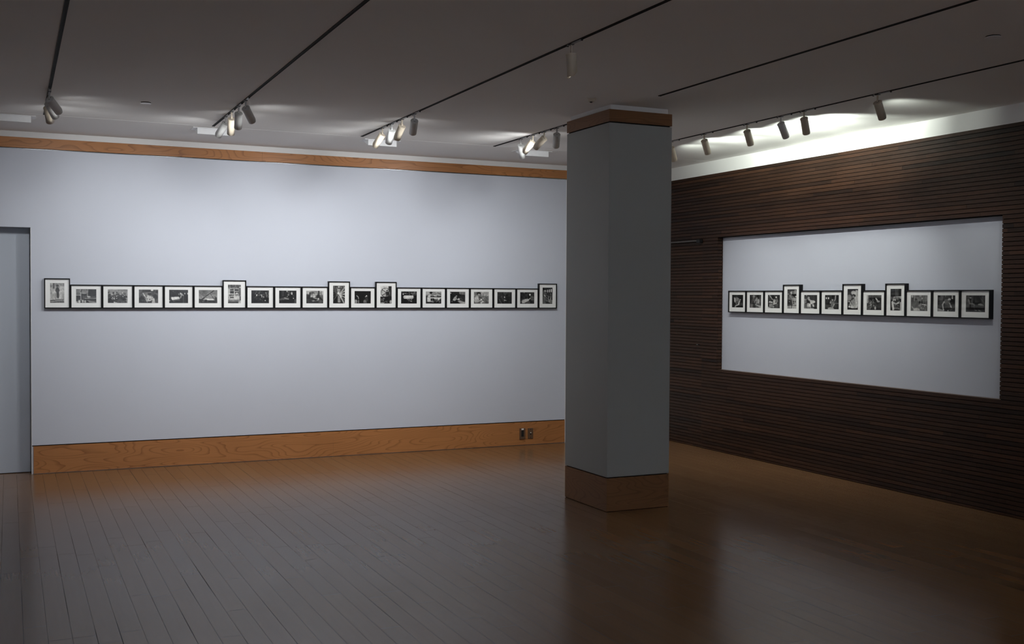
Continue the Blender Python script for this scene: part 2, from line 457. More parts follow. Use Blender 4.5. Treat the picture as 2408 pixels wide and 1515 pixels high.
PHOTOS = [
# 0 boy with a stick
[('B',205,195),('R',0,0,1,.16,160),('N',14,0,0,1,.2,.03,.1,130,190),('R',.2,0,.33,.28,100),('N',16,0,.25,1,.8,.02,.06,175,215),
 ('P',[(.42,.27),(.5,.21),(.6,.23),(.68,.38),(.62,.43),(.42,.45),(.36,.38)],88),('E',.53,.13,.09,.05,55),('E',.54,.17,.05,.04,120),('P',[(.44,.41),(.63,.41),(.64,.75),(.47,.75)],72),
 ('R',.48,.75,.53,.82,165),('R',.58,.75,.62,.82,165),('E',.5,.84,.07,.02,70),('E',.61,.84,.06,.02,70),('L',.43,.45,.37,.84,.02,85),('L',.7,.33,.95,.45,.015,150),
 ('P',[(0,.86),(1,.80),(1,1),(0,1)],125),('L',0,.94,1,.86,.025,195),('L',0,.89,.35,.87,.03,75),('L',0,.98,.8,.94,.04,85)],
# 1 machine rods
[('B',85,70),('R',0,0,.5,.35,125),('E',.42,.2,.14,.2,150),('P',[(.6,0),(1,0),(1,.62),(.62,.62)],62),('R',0,.35,.5,.7,60),('R',.3,.45,.5,.7,105),('L',.22,0,.24,.78,.045,190),('L',.58,0,.56,.5,.04,180),
 ('L',0,.43,.2,.43,.05,225),('L',.28,0,.24,.2,.05,60),('E',.63,.55,.09,.06,200),('L',.45,.68,1,.65,.035,205),('L',.62,.63,1,.5,.025,150),('P',[(.5,.78),(1,.93),(1,1),(.7,1)],150),
 ('E',.16,.9,.06,.11,205),('E',.33,.88,.05,.12,200),('E',.45,.9,.05,.1,210),('E',.03,.95,.04,.07,190),('E',.26,.93,.03,.06,40),('E',.55,.9,.06,.05,60)],
# 2 crowd of workers
[('B',175,120),('L',0,.1,1,.02,.03,140),('L',0,.18,.6,.08,.02,140),('R',0,.38,1,1,92),('P',[(0,.4),(.3,.55),(.28,1),(0,1)],52),('R',.9,0,1,1,165),('N',40,.02,.2,.95,.7,.02,.045,60,110),('N',34,.1,.22,.98,.75,.012,.028,170,235),
 ('N',26,.35,.5,.95,.98,.02,.05,50,100),('P',[(.3,.9),(.45,.95),(.5,1),(.3,1)],210),('E',.32,.68,.04,.05,220)],
# 3 workers bent over table
[('B',110,90),('R',.2,0,.8,.2,75),('R',.62,.0,.74,.09,235),('R',.87,.08,1,.25,60),('N',20,0,.5,.5,1,.03,.07,45,80),('L',.22,.27,.36,.6,.05,215),('L',.22,.26,.6,.22,.03,190),('E',.42,.33,.12,.1,150),('E',.55,.32,.1,.08,55),
 ('E',.85,.55,.14,.2,60),('P',[(.45,.4),(.66,.5),(.7,.75),(.5,.9),(.36,.72)],195),('L',.4,.66,.62,.8,.05,230),('P',[(.68,.65),(.8,.62),(.85,1),(.68,1)],205),('N',14,.3,.45,.8,.95,.015,.03,40,240),('R',.1,.88,.62,1,45),('L',.36,.7,.44,.92,.04,215)],
# 4 man and white roll
[('B',52,44),('P',[(.11,.54),(.5,.52),(.56,.6),(.55,.7),(.17,.78),(.12,.68)],225),('L',.2,.86,.55,.76,.05,110),('R',.05,.5,.1,.9,85),('L',.66,.36,.6,.62,.05,190),('P',[(.58,.24),(.68,.26),(.79,.42),(.72,.5),(.66,.38),(.58,.38)],190),('E',.6,.26,.03,.05,225),
 ('R',.71,.48,.79,1,85),('E',.52,.33,.02,.06,170),('E',.83,.28,.03,.06,200),('R',.96,.22,1,.36,225),('E',.21,.12,.015,.02,170),('E',.02,.82,.03,.04,210)],
# 5 crane boom over ground
[('B',120,175),('N',10,0,0,1,.5,.1,.25,125,165),('P',[(.27,.64),(.88,.64),(.84,.78),(.4,.78)],215),('R',0,.78,1,1,62),('P',[(0,.66),(.2,.72),(.3,.8),(0,.8)],70),('P',[(.88,.5),(1,.6),(1,.8),(.88,.8)],80),('L',.16,.7,.82,.04,.045,55),('L',.62,.28,.84,.72,.025,80),('L',.88,.45,.87,.72,.02,60),
 ('L',.3,.62,.1,.78,.06,60),('L',.2,.88,.36,.84,.04,140),('N',10,0,.8,1,1,.03,.08,40,95)],
# 6 mill storefront / machine (portrait)
[('B',185,195),('R',0,0,1,.16,90),('N',18,0,0,.8,.16,.03,.07,50,150),('R',.84,0,1,.6,120),('E',.94,.14,.06,.03,235),('L',0,.2,.8,.22,.06,150),('R',.17,.24,.43,.30,45),('R',.17,.34,.45,.47,60),('R',.53,.25,.82,.34,60),('R',.55,.38,.82,.48,75),('P',[(.6,.48),(.7,.41),(.8,.48)],225),
 ('L',0,.5,.84,.5,.03,225),('R',.1,.52,.45,.6,70),('R',.52,.52,.82,.58,90),('N',10,.1,.52,.8,.6,.02,.03,200,225),('R',.06,.65,.45,.72,75),('R',.08,.65,.16,.72,210),('R',.48,.6,.86,.78,205),('R',0,.825,.8,.855,40),('R',0,.89,.8,1,85),('L',0,.87,.84,.87,.02,215),('R',.84,.6,.93,1,190),('R',.92,.62,1,.85,60)],
# 7 dark machine glints
[('B',42,34),('N',46,.2,.03,1,.62,.008,.028,90,200),('E',.32,.38,.05,.07,225),('L',.22,.3,.3,.06,.03,150),('L',.42,.3,.5,.05,.02,150),('L',.83,.14,.87,.52,.03,190),('L',.95,.1,.96,.5,.03,110),('E',.56,.5,.05,.07,230),('L',.58,.28,.6,.5,.05,225),('E',.69,.5,.04,.04,200),('E',.79,.78,.03,.05,220),('N',18,.25,.55,.7,.85,.01,.025,70,130),('N',12,.3,.1,.8,.5,.02,.05,20,40)],
# 8 old man at bench
[('B',42,36),('R',.18,0,.28,.45,80),('R',.5,0,.6,.4,90),('E',.46,.06,.03,.06,220),('P',[(0,.64),(.4,.5),(.6,.6),(.5,.7),(0,.76)],110),('L',.3,.58,.55,.68,.04,190),('E',.48,.46,.03,.03,200),('E',.53,.34,.025,.035,190),('P',[(.6,.35),(.68,.28),(.85,.32),(.92,.6),(.85,.7),(.62,.66)],32),('P',[(.76,.32),(.86,.34),(.88,.52),(.8,.5)],85),('E',.73,.2,.055,.09,190),('E',.74,.27,.04,.06,230),
 ('E',.83,.61,.03,.045,235),('R',.88,.66,1,1,95),('E',.12,.84,.05,.03,80),('R',0,.76,.8,1,32)],
# 9 workshop
[('B',175,80),('R',0,0,.2,.25,185),('R',.18,.12,.26,.5,50),('E',.36,.18,.1,.09,100),('P',[(0,.27),(.2,.34),(.22,1),(0,1)],75),('R',.7,0,.8,.4,80),('R',.8,.02,.86,.35,215),('R',.92,.0,.98,.28,225),('R',.2,.55,.9,1,70),('P',[(.36,.25),(.44,.22),(.52,.32),(.55,.5),(.45,.56),(.36,.48)],205),('E',.58,.3,.03,.06,225),('E',.29,.43,.05,.06,215),
 ('P',[(.58,.5),(.62,.36),(.78,.3),(.8,.5),(.7,.58)],65),('L',.4,.56,.7,.66,.04,215),('E',.72,.65,.03,.07,225),('L',.3,.62,.62,.7,.05,40),('L',.38,.84,.48,.76,.03,170),('E',.4,.8,.07,.05,150),('N',12,.35,.74,.7,.85,.012,.02,150,210),('L',.8,.5,1,.8,.06,60),('P',[(.78,.6),(.98,.9),(.7,1)],95)],
# 10 woman between looms (portrait)
[('B',110,60),('R',0,0,1,.2,95),('N',20,0,.02,1,.2,.03,.06,70,150),('E',.5,.07,.07,.045,240),('P',[(0,.22),(.36,.48),(.3,1),(0,1)],45),('P',[(1,.2),(.62,.45),(.62,.6),(1,1)],70),('L',.64,.4,1,.08,.08,190),('L',.64,.44,1,.3,.05,200),('L',.62,.48,1,.47,.05,220),('L',.62,.52,1,.66,.05,215),('L',.6,.58,.95,1,.08,215),('L',.63,.56,1,.82,.02,150),
 ('L',.36,.5,0,.62,.02,140),('L',.36,.52,0,.86,.05,120),('L',.36,.47,0,.46,.02,120),('L',.36,.44,0,.3,.03,110),('R',.36,.17,.62,.35,190),('E',.52,.38,.06,.035,35),('E',.48,.42,.12,.07,215),('L',.5,.5,.7,.62,.06,225),('R',.42,.58,.62,.93,150),('E',.53,.9,.12,.05,170)],
# 11 figure in the dark
[('B',34,30),('L',.14,.38,.23,.48,.04,225),('L',.23,.48,.25,.64,.04,220),('L',.25,.74,.25,.95,.04,190),('E',.07,.85,.11,.17,150),('E',.74,.39,.035,.055,250),('E',.68,.45,.03,.035,215),('P',[(.67,.5),(.8,.46),(.83,.7),(.78,.9),(.68,.8)],75),('E',.63,.88,.09,.2,130),('R',.55,.9,.78,1,95),('L',.5,.58,.66,.56,.03,60),('E',.96,.92,.03,.08,55)],
# 12 fly wheel (portrait)
[('B',215,200),('P',[(.72,0),(.98,0),(.98,.75),(.72,.7)],60),('R',0,.6,1,1,55),('R',.5,.3,.72,.6,110),('O',.46,.37,.26,.013,50),('O',.46,.37,.24,.006,140),('L',.2,.22,.56,.4,.035,35),('L',.16,.53,.56,.4,.035,35),('L',.56,.4,.5,.6,.03,60),('E',.6,.25,.07,.035,40),('E',.62,.42,.12,.1,50),('L',.82,.35,.86,.55,.03,200),
 ('P',[(.4,.6),(.98,.6),(.8,.95),(.55,1),(.38,1)],35),('N',10,.02,.7,.35,.85,.03,.06,90,140),('R',0,.62,.4,.66,30),('R',0,.94,.35,1,170),('E',.93,.9,.12,.1,190),('N',8,.4,.85,.7,.95,.015,.03,120,180)],
# 13 white roll, machine
[('B',26,22),('N',50,.02,.0,.98,.24,.012,.035,60,150),('E',.14,.22,.04,.06,245),('E',.26,.17,.02,.04,230),('O',.86,.2,.09,.012,150),('E',.86,.2,.02,.03,200),('P',[(.15,.4),(.2,.33),(.78,.33),(.8,.4),(.79,.56),(.74,.6),(.2,.6),(.15,.53)],205),('R',.2,.36,.78,.42,235),('L',.8,.46,.88,.46,.02,130),('P',[(.36,.62),(.72,.64),(.7,.72),(.4,.72)],150),('L',.46,.76,.68,.82,.05,215),('N',8,.38,.66,.7,.86,.012,.03,30,60),('E',.45,.92,.04,.05,70)],
# 14 worker at spindles
[('B',185,60),('R',0,0,1,.32,180),('N',22,.35,.02,1,.3,.02,.04,90,210),('R',0,.34,.15,1,75),('R',.3,.4,1,1,50),('R',.3,.48,1,.56,235),('N',4,.55,.33,.7,.4,.02,.03,220,240),('E',.6,.6,.035,.07,235),('E',.7,.6,.035,.07,240),('E',.82,.62,.05,.07,245),('E',.9,.6,.03,.06,235),('L',.32,.3,.9,.12,.03,70),('P',[(.1,.8),(.1,.45),(.2,.25),(.3,.28),(.32,.85),(.12,.84)],205),
 ('E',.34,.22,.07,.08,170),('E',.34,.1,.09,.09,35),('L',.3,.8,.5,.85,.07,200),('N',26,.4,.68,.98,.95,.012,.028,80,215),('R',0,.86,.4,1,65)],
# 15 worker leaning
[('B',52,40),('P',[(.6,0),(1,0),(1,.28),(.62,.2)],140),('R',.9,0,.92,.95,60),('R',.6,.28,.95,.75,62),('E',.05,.12,.03,.045,240),('N',16,.6,.3,.95,.7,.02,.04,45,100),('P',[(.18,.72),(.25,.5),(.36,.38),(.44,.5),(.4,.7),(.3,.76)],190),('E',.42,.35,.05,.06,215),('E',.4,.3,.05,.03,25),('E',.57,.63,.07,.085,205),('L',.4,.6,.52,.66,.06,200),('P',[(.47,.78),(.66,.73),(1,.86),(1,1),(.7,1)],165),('P',[(.7,.97),(1,.84),(1,1)],200),('E',.13,.82,.025,.03,200)],
# 16 boy in white shirt
[('B',140,120),('R',.48,0,1,.35,180),('N',6,.55,.02,1,.3,.04,.09,200,225),('L',.55,.13,1,.13,.03,80),('L',.55,.25,1,.25,.03,80),('L',.55,.36,1,.42,.02,90),('N',40,.4,.4,1,.95,.015,.04,80,170),('P',[(.05,.5),(.18,.28),(.3,.35),(.34,.7),(.5,.65),(.5,.72),(.25,.9),(.12,.85)],205),('E',.34,.15,.12,.14,55),('E',.35,.24,.08,.1,185),('L',.38,.18,.42,.16,.04,40),('E',.5,.66,.06,.07,225),('E',.6,.82,.05,.07,210),('E',.5,.92,.06,.08,205),('L',.0,.6,.12,.9,.04,220),('L',.36,.46,.5,.5,.05,50)],
# 17 dim machine
[('B',60,40),('N',12,0,0,1,.5,.08,.18,45,80),('E',.55,.08,.15,.1,90),('L',0,.28,.2,.28,.03,120),('L',.68,.35,.98,.31,.03,110),('P',[(.55,.3),(.72,.1),(.75,.35)],35),('L',.3,.35,.45,.75,.12,85),('L',.12,.6,.3,.98,.08,100),('E',.5,.44,.03,.07,240),('E',.52,.7,.05,.04,240),('E',.6,.72,.05,.04,150),('E',.26,.45,.015,.05,120),('E',.62,.8,.03,.03,50),('R',.82,.35,.87,.95,38)],
# 18 man bending over cloth
[('B',45,40),('N',12,0,0,.5,.5,.04,.08,35,75),('R',.26,0,.31,.08,150),('P',[(.12,.7),(.4,.58),(.55,.55),(.66,.7),(.3,.95),(.15,.95)],205),('P',[(.3,.98),(.62,.75),(.75,.9),(.7,1),(.3,1)],95),('L',.62,.62,.76,.5,.06,215),('E',.7,.22,.06,.08,230),('P',[(.74,.35),(.85,.26),(.97,.42),(.98,.8),(.8,.75),(.72,.5)],115),('R',.76,.72,.98,1,50),('L',.1,.62,.4,.52,.02,120),('N',6,.02,.7,.14,.95,.02,.04,70,150)],
# 19 spools rack (portrait)
[('B',48,55),('E',.16,.21,.04,.03,230),('E',.25,.2,.05,.04,225),('E',.35,.22,.05,.05,215),('E',.52,.22,.045,.095,240),('E',.7,.2,.05,.105,245),('E',.88,.18,.06,.12,245),('P',[(.08,.25),(.35,.24),(.42,.42),(.36,.55),(.1,.5)],110),('L',.17,.46,.36,.62,.07,225),('L',.36,.62,.5,.66,.05,150),('R',.02,.55,.36,1,105),('R',.18,.55,.24,1,130),('L',.4,.5,1,.48,.02,130),
 ('L',.4,.74,.44,.84,.04,225),('L',.52,.72,.52,.84,.03,180),('L',.6,.56,.62,.88,.045,215),('L',.7,.74,.72,.9,.05,230),('L',.82,.56,.84,.93,.055,235),('L',.95,.78,.97,.96,.05,230),('E',.85,.4,.04,.06,150),('N',8,.4,.42,.95,.6,.02,.04,90,160),('R',.2,.0,1,.06,45)],
# 20 big drum (niche)
[('B',40,36),('R',.3,0,.55,.1,70),('E',.25,.11,.03,.02,130),('E',.38,.11,.03,.02,130),('E',.5,.13,.03,.02,120),('P',[(.18,.22),(.5,.2),(.7,.35),(.6,.62),(.35,.75),(.2,.55)],125),('E',.4,.35,.16,.15,150),('L',.2,.24,.26,.6,.07,225),('E',.74,.38,.04,.04,220),('L',.68,.5,.6,.7,.12,210),('L',.32,.86,.6,.76,.09,215),('R',.15,.6,.3,.8,25),('R',.65,.6,1,.85,75),('E',.3,.94,.08,.05,170)],
# 21 worker beside cloth bundles
[('B',75,62),('R',0,0,.12,.6,50),('E',.35,.12,.1,.1,170),('P',[(.1,.65),(.2,.3),(.35,.2),(.42,.4),(.35,.65)],100),('E',.33,.2,.05,.1,150),('R',.62,0,.78,.25,35),('L',.4,.6,.55,.28,.05,165),('R',.55,.3,1,.7,130),('N',16,.5,.25,1,.95,.05,.12,90,190),('L',.5,.75,1,.95,.07,205),('L',.6,.7,1,.75,.04,60),('R',.05,.7,.3,1,130),('E',.33,.65,.06,.04,35)],
# 22 man with lever
[('B',70,55),('L',.12,.02,.36,.34,.06,205),('P',[(.15,.48),(.4,.52),(.4,.62),(.02,.56)],205),('P',[(.1,.66),(.4,.64),(.4,.95),(.1,.9)],150),('R',.42,.34,.6,.64,165),('E',.5,.5,.04,.1,225),('E',.68,.18,.06,.07,230),('P',[(.62,.3),(.78,.26),(.86,.5),(.7,.6),(.6,.55)],125),('L',.46,.7,.7,.62,.09,215),('R',.62,.66,.85,1,95),('R',.36,.0,.48,.25,40),('P',[(0,.9),(.3,.98),(.3,1),(0,1)],215),('E',.46,.9,.06,.1,150)],
# 23 man over box (portrait)
[('B',95,80),('R',0,0,1,.08,70),('R',.4,.08,1,.26,130),('R',.8,.02,.9,.22,170),('R',.4,.24,1,.36,40),('E',.4,.17,.08,.05,215),('E',.42,.22,.07,.05,190),('P',[(.08,.5),(.2,.3),(.45,.28),(.8,.45),(.45,.5),(.3,.58)],135),('L',.35,.3,.45,.45,.04,190),('E',.92,.38,.08,.04,225),('E',.08,.25,.05,.02,215),('P',[(.5,.52),(1,.48),(1,.8),(.6,.86),(.52,.7)],175),
 ('R',.6,.6,.74,.66,35),('R',.6,.69,.74,.74,35),('E',.86,.64,.05,.03,60),('L',.45,.5,1,.47,.03,215),('R',0,.55,.35,.8,60),('E',.22,.64,.05,.02,190),('P',[(0,.88),(.4,.84),(.5,1),(0,1)],180),('O',.32,.92,.1,.02,80),('R',.5,.86,1,1,190)],
# 24 man bent, arm on work
[('B',70,60),('R',.5,0,.78,.5,80),('R',.82,.1,1,.85,55),('E',.18,.04,.04,.03,230),('E',.34,.24,.09,.12,170),('E',.4,.36,.07,.06,200),('P',[(.44,.35),(.75,.4),(.86,.48),(.8,.55),(.55,.68),(.45,.55)],210),('P',[(.22,.58),(.5,.62),(.52,.95),(.2,.9)],195),('L',.22,.84,.5,.92,.03,50),('P',[(.6,.7),(.7,.62),(.78,.82),(.68,.86)],215),('N',16,0,.25,.2,.6,.02,.05,50,220),('R',.02,.62,.18,1,120),('R',.8,.85,1,1,35),('E',.28,.45,.06,.06,50),('R',0,.94,.75,1,185)],
# 25 woman with raised arm
[('B',62,60),('R',.3,0,.5,.5,75),('R',.5,0,.95,.35,45),('R',0,0,.08,.3,30),('R',.06,.16,.13,.28,245),('R',.21,.16,.29,.28,245),('R',.3,.28,.42,.5,30),('L',.75,.05,.74,.28,.05,200),('L',.74,.28,.68,.4,.05,205),('E',.54,.33,.06,.07,215),('E',.54,.29,.06,.03,90),('P',[(.42,.45),(.52,.4),(.66,.42),(.68,.7),(.58,.9),(.42,.85)],130),('E',.4,.48,.06,.1,160),('E',.38,.57,.04,.04,205),('L',.66,.65,.52,.9,.04,210),('R',0,.58,.4,.68,35),('L',.68,.58,.98,.58,.05,140),('P',[(.18,.92),(.4,.86),(.6,.9),(.7,1),(.2,1)],200),('R',0,.85,.2,.98,60)],
# 26 worker inside white form (portrait)
[('B',70,60),('R',0,0,1,.1,35),('E',.55,.18,.22,.1,200),('P',[(.75,.05),(.95,.05),(1,.3),(.95,.9),(.6,.95),(.1,.85),(.3,.6),(.6,.5),(.7,.3)],195),('P',[(.35,.55),(.7,.45),(.8,.8),(.4,.8)],165),('E',.16,.42,.24,.16,150),('O',.16,.42,.17,.02,50),('E',.6,.32,.15,.08,55),('E',.55,.38,.1,.06,150),('E',.7,.24,.08,.03,215),('P',[(.3,.48),(.65,.44),(.5,.5)],40),('L',.05,.6,.3,.62,.04,220),('L',.05,.76,.35,.8,.03,90),('L',.1,.86,.6,.94,.04,215),('L',.3,.6,.42,.72,.04,45),('R',0,.93,1,1,30)],
# 27 hands and machine
[('B',62,58),('R',0,0,.1,.55,180),('R',.1,0,.16,.5,60),('R',.16,0,1,.16,95),('R',.2,.16,1,.32,38),('L',.62,.22,.75,.4,.08,205),('E',.78,.42,.1,.06,210),('E',.27,.52,.08,.14,130),('E',.26,.66,.08,.05,190),('N',16,.1,.3,.5,.7,.02,.05,50,160),('L',.05,.95,.22,.72,.02,210),('L',.12,.98,.28,.74,.02,210),('L',.2,.98,.34,.74,.02,215),('L',.0,.88,.14,.7,.02,190),('E',.57,.86,.06,.11,205),('O',.53,.65,.1,.015,130),('E',.48,.7,.03,.04,170)],
# 28 worker at press (portrait)
[('B',45,40),('R',.42,0,.72,.36,82),('P',[(0,.36),(.3,.38),(.4,.5),(0,.5)],110),('L',.3,.39,1,.36,.04,205),('R',.4,.38,.75,.5,120),('E',.3,.5,.1,.06,190),('E',.42,.52,.08,.055,205),('L',.36,.52,.42,.56,.03,40),('P',[(.08,.6),(.2,.54),(.3,.66),(.34,.9),(.3,1),(.2,1),(.12,.8)],205),('L',.2,.62,.5,.7,.08,210),('L',.5,.7,.72,.64,.07,215),('R',.87,.6,.95,1,230),('R',.76,.56,.8,.68,200),('N',16,.35,.72,.85,.95,.03,.06,70,160),('L',.35,.9,.72,.88,.03,190),('E',.9,.42,.1,.04,160)],
# 29 workers with lathe
[('B',130,110),('R',0,0,.18,.6,100),('E',.08,.08,.06,.08,190),('R',.5,0,.63,.12,170),('L',.2,0,.2,.35,.04,170),('R',.25,.1,1,.38,130),('R',.6,.4,1,.75,95),('E',.32,.27,.08,.08,95),('P',[(.1,.75),(.15,.45),(.32,.3),(.48,.42),(.5,.65),(.3,.85)],115),('P',[(.15,.85),(.35,.8),(.55,.85),(.6,1),(.15,1)],185),('L',.08,.75,.25,.98,.05,190),('E',.53,.45,.05,.08,40),('E',.66,.43,.03,.12,35),('L',.6,.56,.9,.62,.05,215),('E',.67,.2,.05,.04,190),('N',34,.55,.62,1,1,.015,.04,60,180),('L',.48,.66,.62,.62,.04,160)],
# 30 man bending low
[('B',62,55),('P',[(0,0),(.35,0),(.3,.28),(0,.34)],95),('R',0,0,.16,.12,40),('R',.35,0,.8,.2,80),('R',.79,.02,.86,.36,205),('E',.45,.05,.02,.03,190),('R',.7,.22,1,.4,30),('P',[(.35,.4),(.42,.24),(.6,.22),(.7,.35),(.62,.6),(.45,.58)],115),('E',.66,.25,.08,.08,205),('E',.66,.31,.04,.02,90),('L',.36,.42,.28,.58,.07,205),('L',.28,.58,.33,.86,.06,200),('E',.34,.9,.04,.05,205),('L',.67,.48,.78,.76,.07,190),('L',.78,.76,.92,.78,.02,130),('P',[(0,.78),(.4,.95),(.3,1),(0,1)],160),('E',.59,.95,.03,.04,225),('L',.72,.92,.9,.78,.03,130),('N',10,.35,.55,.7,.9,.015,.03,60,110)],
# 31 seated man, dark
[('B',30,26),('E',.23,.13,.05,.06,185),('E',.22,.08,.06,.04,40),('P',[(.02,.25),(.15,.22),(.2,.4),(.12,.45),(.02,.42)],80),('L',.15,.3,.2,.5,.09,125),('L',.2,.5,.42,.52,.05,150),('L',.38,.52,.45,.6,.05,120),('L',.4,.6,.47,.9,.03,105),('L',.47,.9,.56,.9,.03,170),('L',.25,.26,.32,.48,.03,90),('R',0,.55,.16,1,52),('L',.68,.02,.76,.2,.03,95),('L',.76,.2,.92,.42,.03,95),('L',.92,.42,.94,.7,.03,100),('P',[(.62,.52),(.75,.46),(.9,.56),(.9,.62),(.63,.58)],140),('P',[(.64,.86),(.72,.88),(.86,.98),(.66,.95)],130),('E',.98,.5,.03,.08,110),('P',[(.5,.72),(.98,.8),(.9,.9)],38)],
]

def picture(idx, origin, u, n, w, h, depth, label, group):
    """framed print; origin = lower corner at the wall, u = direction along the wall, n = direction into the room"""
    root = empty('framed_photograph', origin)
    tag(root, label, 'picture', group)
    u = Vector(u); n = Vector(n); z = Vector((0, 0, 1))
    portrait = h > w
    def P(a, b, c): return tuple(u*a + z*b + n*c)
    def bx(lst):
        v = []; f = []
        for a0, a1, b0, b1, c0, c1 in lst:
            k = len(v)
            v += [P(a0,b0,c0),P(a1,b0,c0),P(a1,b1,c0),P(a0,b1,c0),P(a0,b0,c1),P(a1,b0,c1),P(a1,b1,c1),P(a0,b1,c1)]
            fs = [(3,2,1,0),(4,5,6,7),(0,1,5,4),(1,2,6,5),(2,3,7,6),(3,0,4,7)]
            f += [tuple(i+k for i in q) for q in fs]
        return v, f
    B = .0088
    v, f = bx([(0,w,0,B,0,depth),(0,w,h-B,h,0,depth),(0,B,B,h-B,0,depth),(w-B,w,B,h-B,0,depth),(B,w-B,B,h-B,.001,.004)])
    mesh_obj('frame', v, f, M_frame, root)
    s = w/(.2205 if portrait else .267)
    iw, ih = ((.121, .175) if portrait else (.171, .123))
    iw *= s; ih *= (h/(.2675 if portrait else .213))
    ix = (w-iw)/2; iz = .0495*(h/(.2675 if portrait else .213)); md = depth-.010
    v, f = bx([(B,ix,B,h-B,md-.002,md),(ix+iw,w-B,B,h-B,md-.002,md),(ix,ix+iw,B,iz,md-.002,md),(ix,ix+iw,iz+ih,h-B,md-.002,md)])
    mesh_obj('mat', v, f, M_mat, root)
    W, H = (46, 68) if portrait else (66, 48)
    g = raster(W, H, PHOTOS[idx], idx+5)
    lin = np.where(g <= .04045, g/12.92, ((g+.055)/1.055)**2.4)*1.0
    vs = []; cols = np.zeros((H*W, 4), np.float32)
    for j in range(H):
        for i in range(W):
            vs.append(P(ix+iw*i/(W-1), iz+ih*(1-j/(H-1)), md-.0025))
    fc = [(j*W+i, (j+1)*W+i, (j+1)*W+i+1, j*W+i+1) for j in range(H-1) for i in range(W-1)]
    L = lin.reshape(-1)
    cols[:, 0] = L*1.01; cols[:, 1] = L; cols[:, 2] = L*.97; cols[:, 3] = 1
    o = mesh_obj('print', vs, fc, M_print, root)
    ca = o.data.color_attributes.new('print', 'FLOAT_COLOR', 'POINT')
    ca.data.foreach_set('color', cols.reshape(-1))
    c = md+.004
    v = [P(B, B, c), P(w-B, B, c), P(w-B, h-B, c), P(B, h-B, c)]
    mesh_obj('glass', v, [(0, 1, 2, 3) if u.cross(z).dot(n) > 0 else (3, 2, 1, 0)], M_glass, root)
    return root

LB = ['tall black frame, boy with a stick seen standing, leftmost on the back wall',
 'black framed print of white rods and machine beams, second from left on back wall',
 'black framed print of a packed crowd of workers, third from left on back wall',
 'black framed print of white-sleeved workers bent over a table, fourth on back wall',
 'black framed print of a man reaching to a white roll, dark ground, back wall',
 'black framed print with a long slanting crane boom against grey sky, back wall',
 'tall black frame with a pale housefront of stacked dark windows, back wall',
 'black framed dark print scattered with small white machine glints, back wall',
 'black framed dark print of a white-haired man at a workbench, back wall',
 'black framed light grey workshop print with a bright rounded shape, back wall',
 'tall black frame, figure between rows of looms under a bright bulb, back wall',
 'black framed nearly black print with curved white pipe and small figure, back wall',
 'tall black frame with a large spoked flywheel in front of a window, back wall',
 'black framed print of a horizontal white roll on black, right of the flywheel picture',
 'black framed print of a dark-haired worker in white at rows of spools, back wall',
 'black framed dark print of a small worker leaning over a pale bench, back wall',
 'black framed print of a boy in a white shirt filling the left half, back wall',
 'black framed dim print with two small white glints in the centre, back wall',
 'black framed dark print of a man bending over a slanting white sheet, back wall',
 'tall black frame with upright white spools in rows, rightmost on the back wall']
bx_ = [.279,.4925,.759,1.025,1.291,1.557,1.8235,2.044,2.309,2.575,2.840,3.061,3.325,3.547,3.813,4.080,4.347,4.615,4.881,5.146,5.368]
TALL = {0, 6, 10, 12, 19}
for i in range(20):
    tall = i in TALL
    picture(i, (bx_[i]+.0012, D, 1.4675), (1,0,0), (0,-1,0), bx_[i+1]-bx_[i]-.0024, .2675 if tall else .2135, .033, LB[i], 'framed photographs in a row on the back wall')
LR = ['black framed print of a big pale drum, leftmost picture in the slatted niche',
 'black framed grey print of a worker beside cloth bundles, second in the niche',
 'black framed print of a man with a diagonal white lever, third in the niche',
 'leftmost tall black frame in the niche, man leaning over a pale box',
 'black framed print of a man with bare bent arm over white work, fifth in niche',
 'black framed print of a figure with one raised arm and two white windows, niche',
 'tall black frame with a worker bent inside a white curved form, niche',
 'black framed dark print with a pale reaching hand and white ribs, niche',
 'tall black frame with dark upper half above a pale-shirted worker',
 'black framed mid-grey print of hunched workers, third from right in niche',
 'black framed print of a man bending low, second from right in niche',
 'black framed almost black print of a seated bare-armed man, rightmost in the niche']
by_ = [9.067,8.776,8.492,8.208,7.965,7.684,7.400,7.158,6.886,6.660,6.380,6.100,5.815]
TR = {3, 6, 8}
for i in range(12):
    tall = i in TR
    w = by_[i]-by_[i+1]-.0024
    picture(20+i, (X+.07, by_[i]-.0012, 1.4445), (0,-1,0), (-1,0,0), w, .276 if tall else .2205, .040, LR[i], 'framed photographs in a row inside the slatted niche')

# ------------------------------------------------------------------ tracks
def track(x, y0, y1, label):
    t = empty('lighting_track', (x, y1, HC)); tag(t, label, 'track', 'ceiling lighting tracks')
    hw = .0105
    m = MB()
    m.box(-hw, -hw+.004, y0-y1, 0, -.004, 0).box(hw-.004, hw, y0-y1, 0, -.004, 0).box(-hw+.004, hw-.004, y0-y1, 0, -.0012, 0)
    m.box(-.0012, .0012, y0-y1, 0, -.003, -.001)
    m.build('channel', M_track, t)
    MB().box(-hw-.001, hw+.001, -.003, .004, -.0048, 0).build('end_cap', M_track, t)
track(.262, YR+.4, 9.32, 'black ceiling track nearest the left edge, running toward the back wall')
track(1.564, YR+.4, 9.315, 'black ceiling track between the round cover plate and centre lamp cluster')
track(2.858, YR+.4, 9.31, 'long black ceiling track carrying the lone hanging lamp near the column')
track(4.168, 7.75, 9.35, 'short black ceiling track ending behind the column')
track(4.160, YR+.4, 6.476, 'bare black ceiling track starting in front of the column')
track(5.462, YR+.4, 9.55, 'thin black ceiling track along the slatted wall')

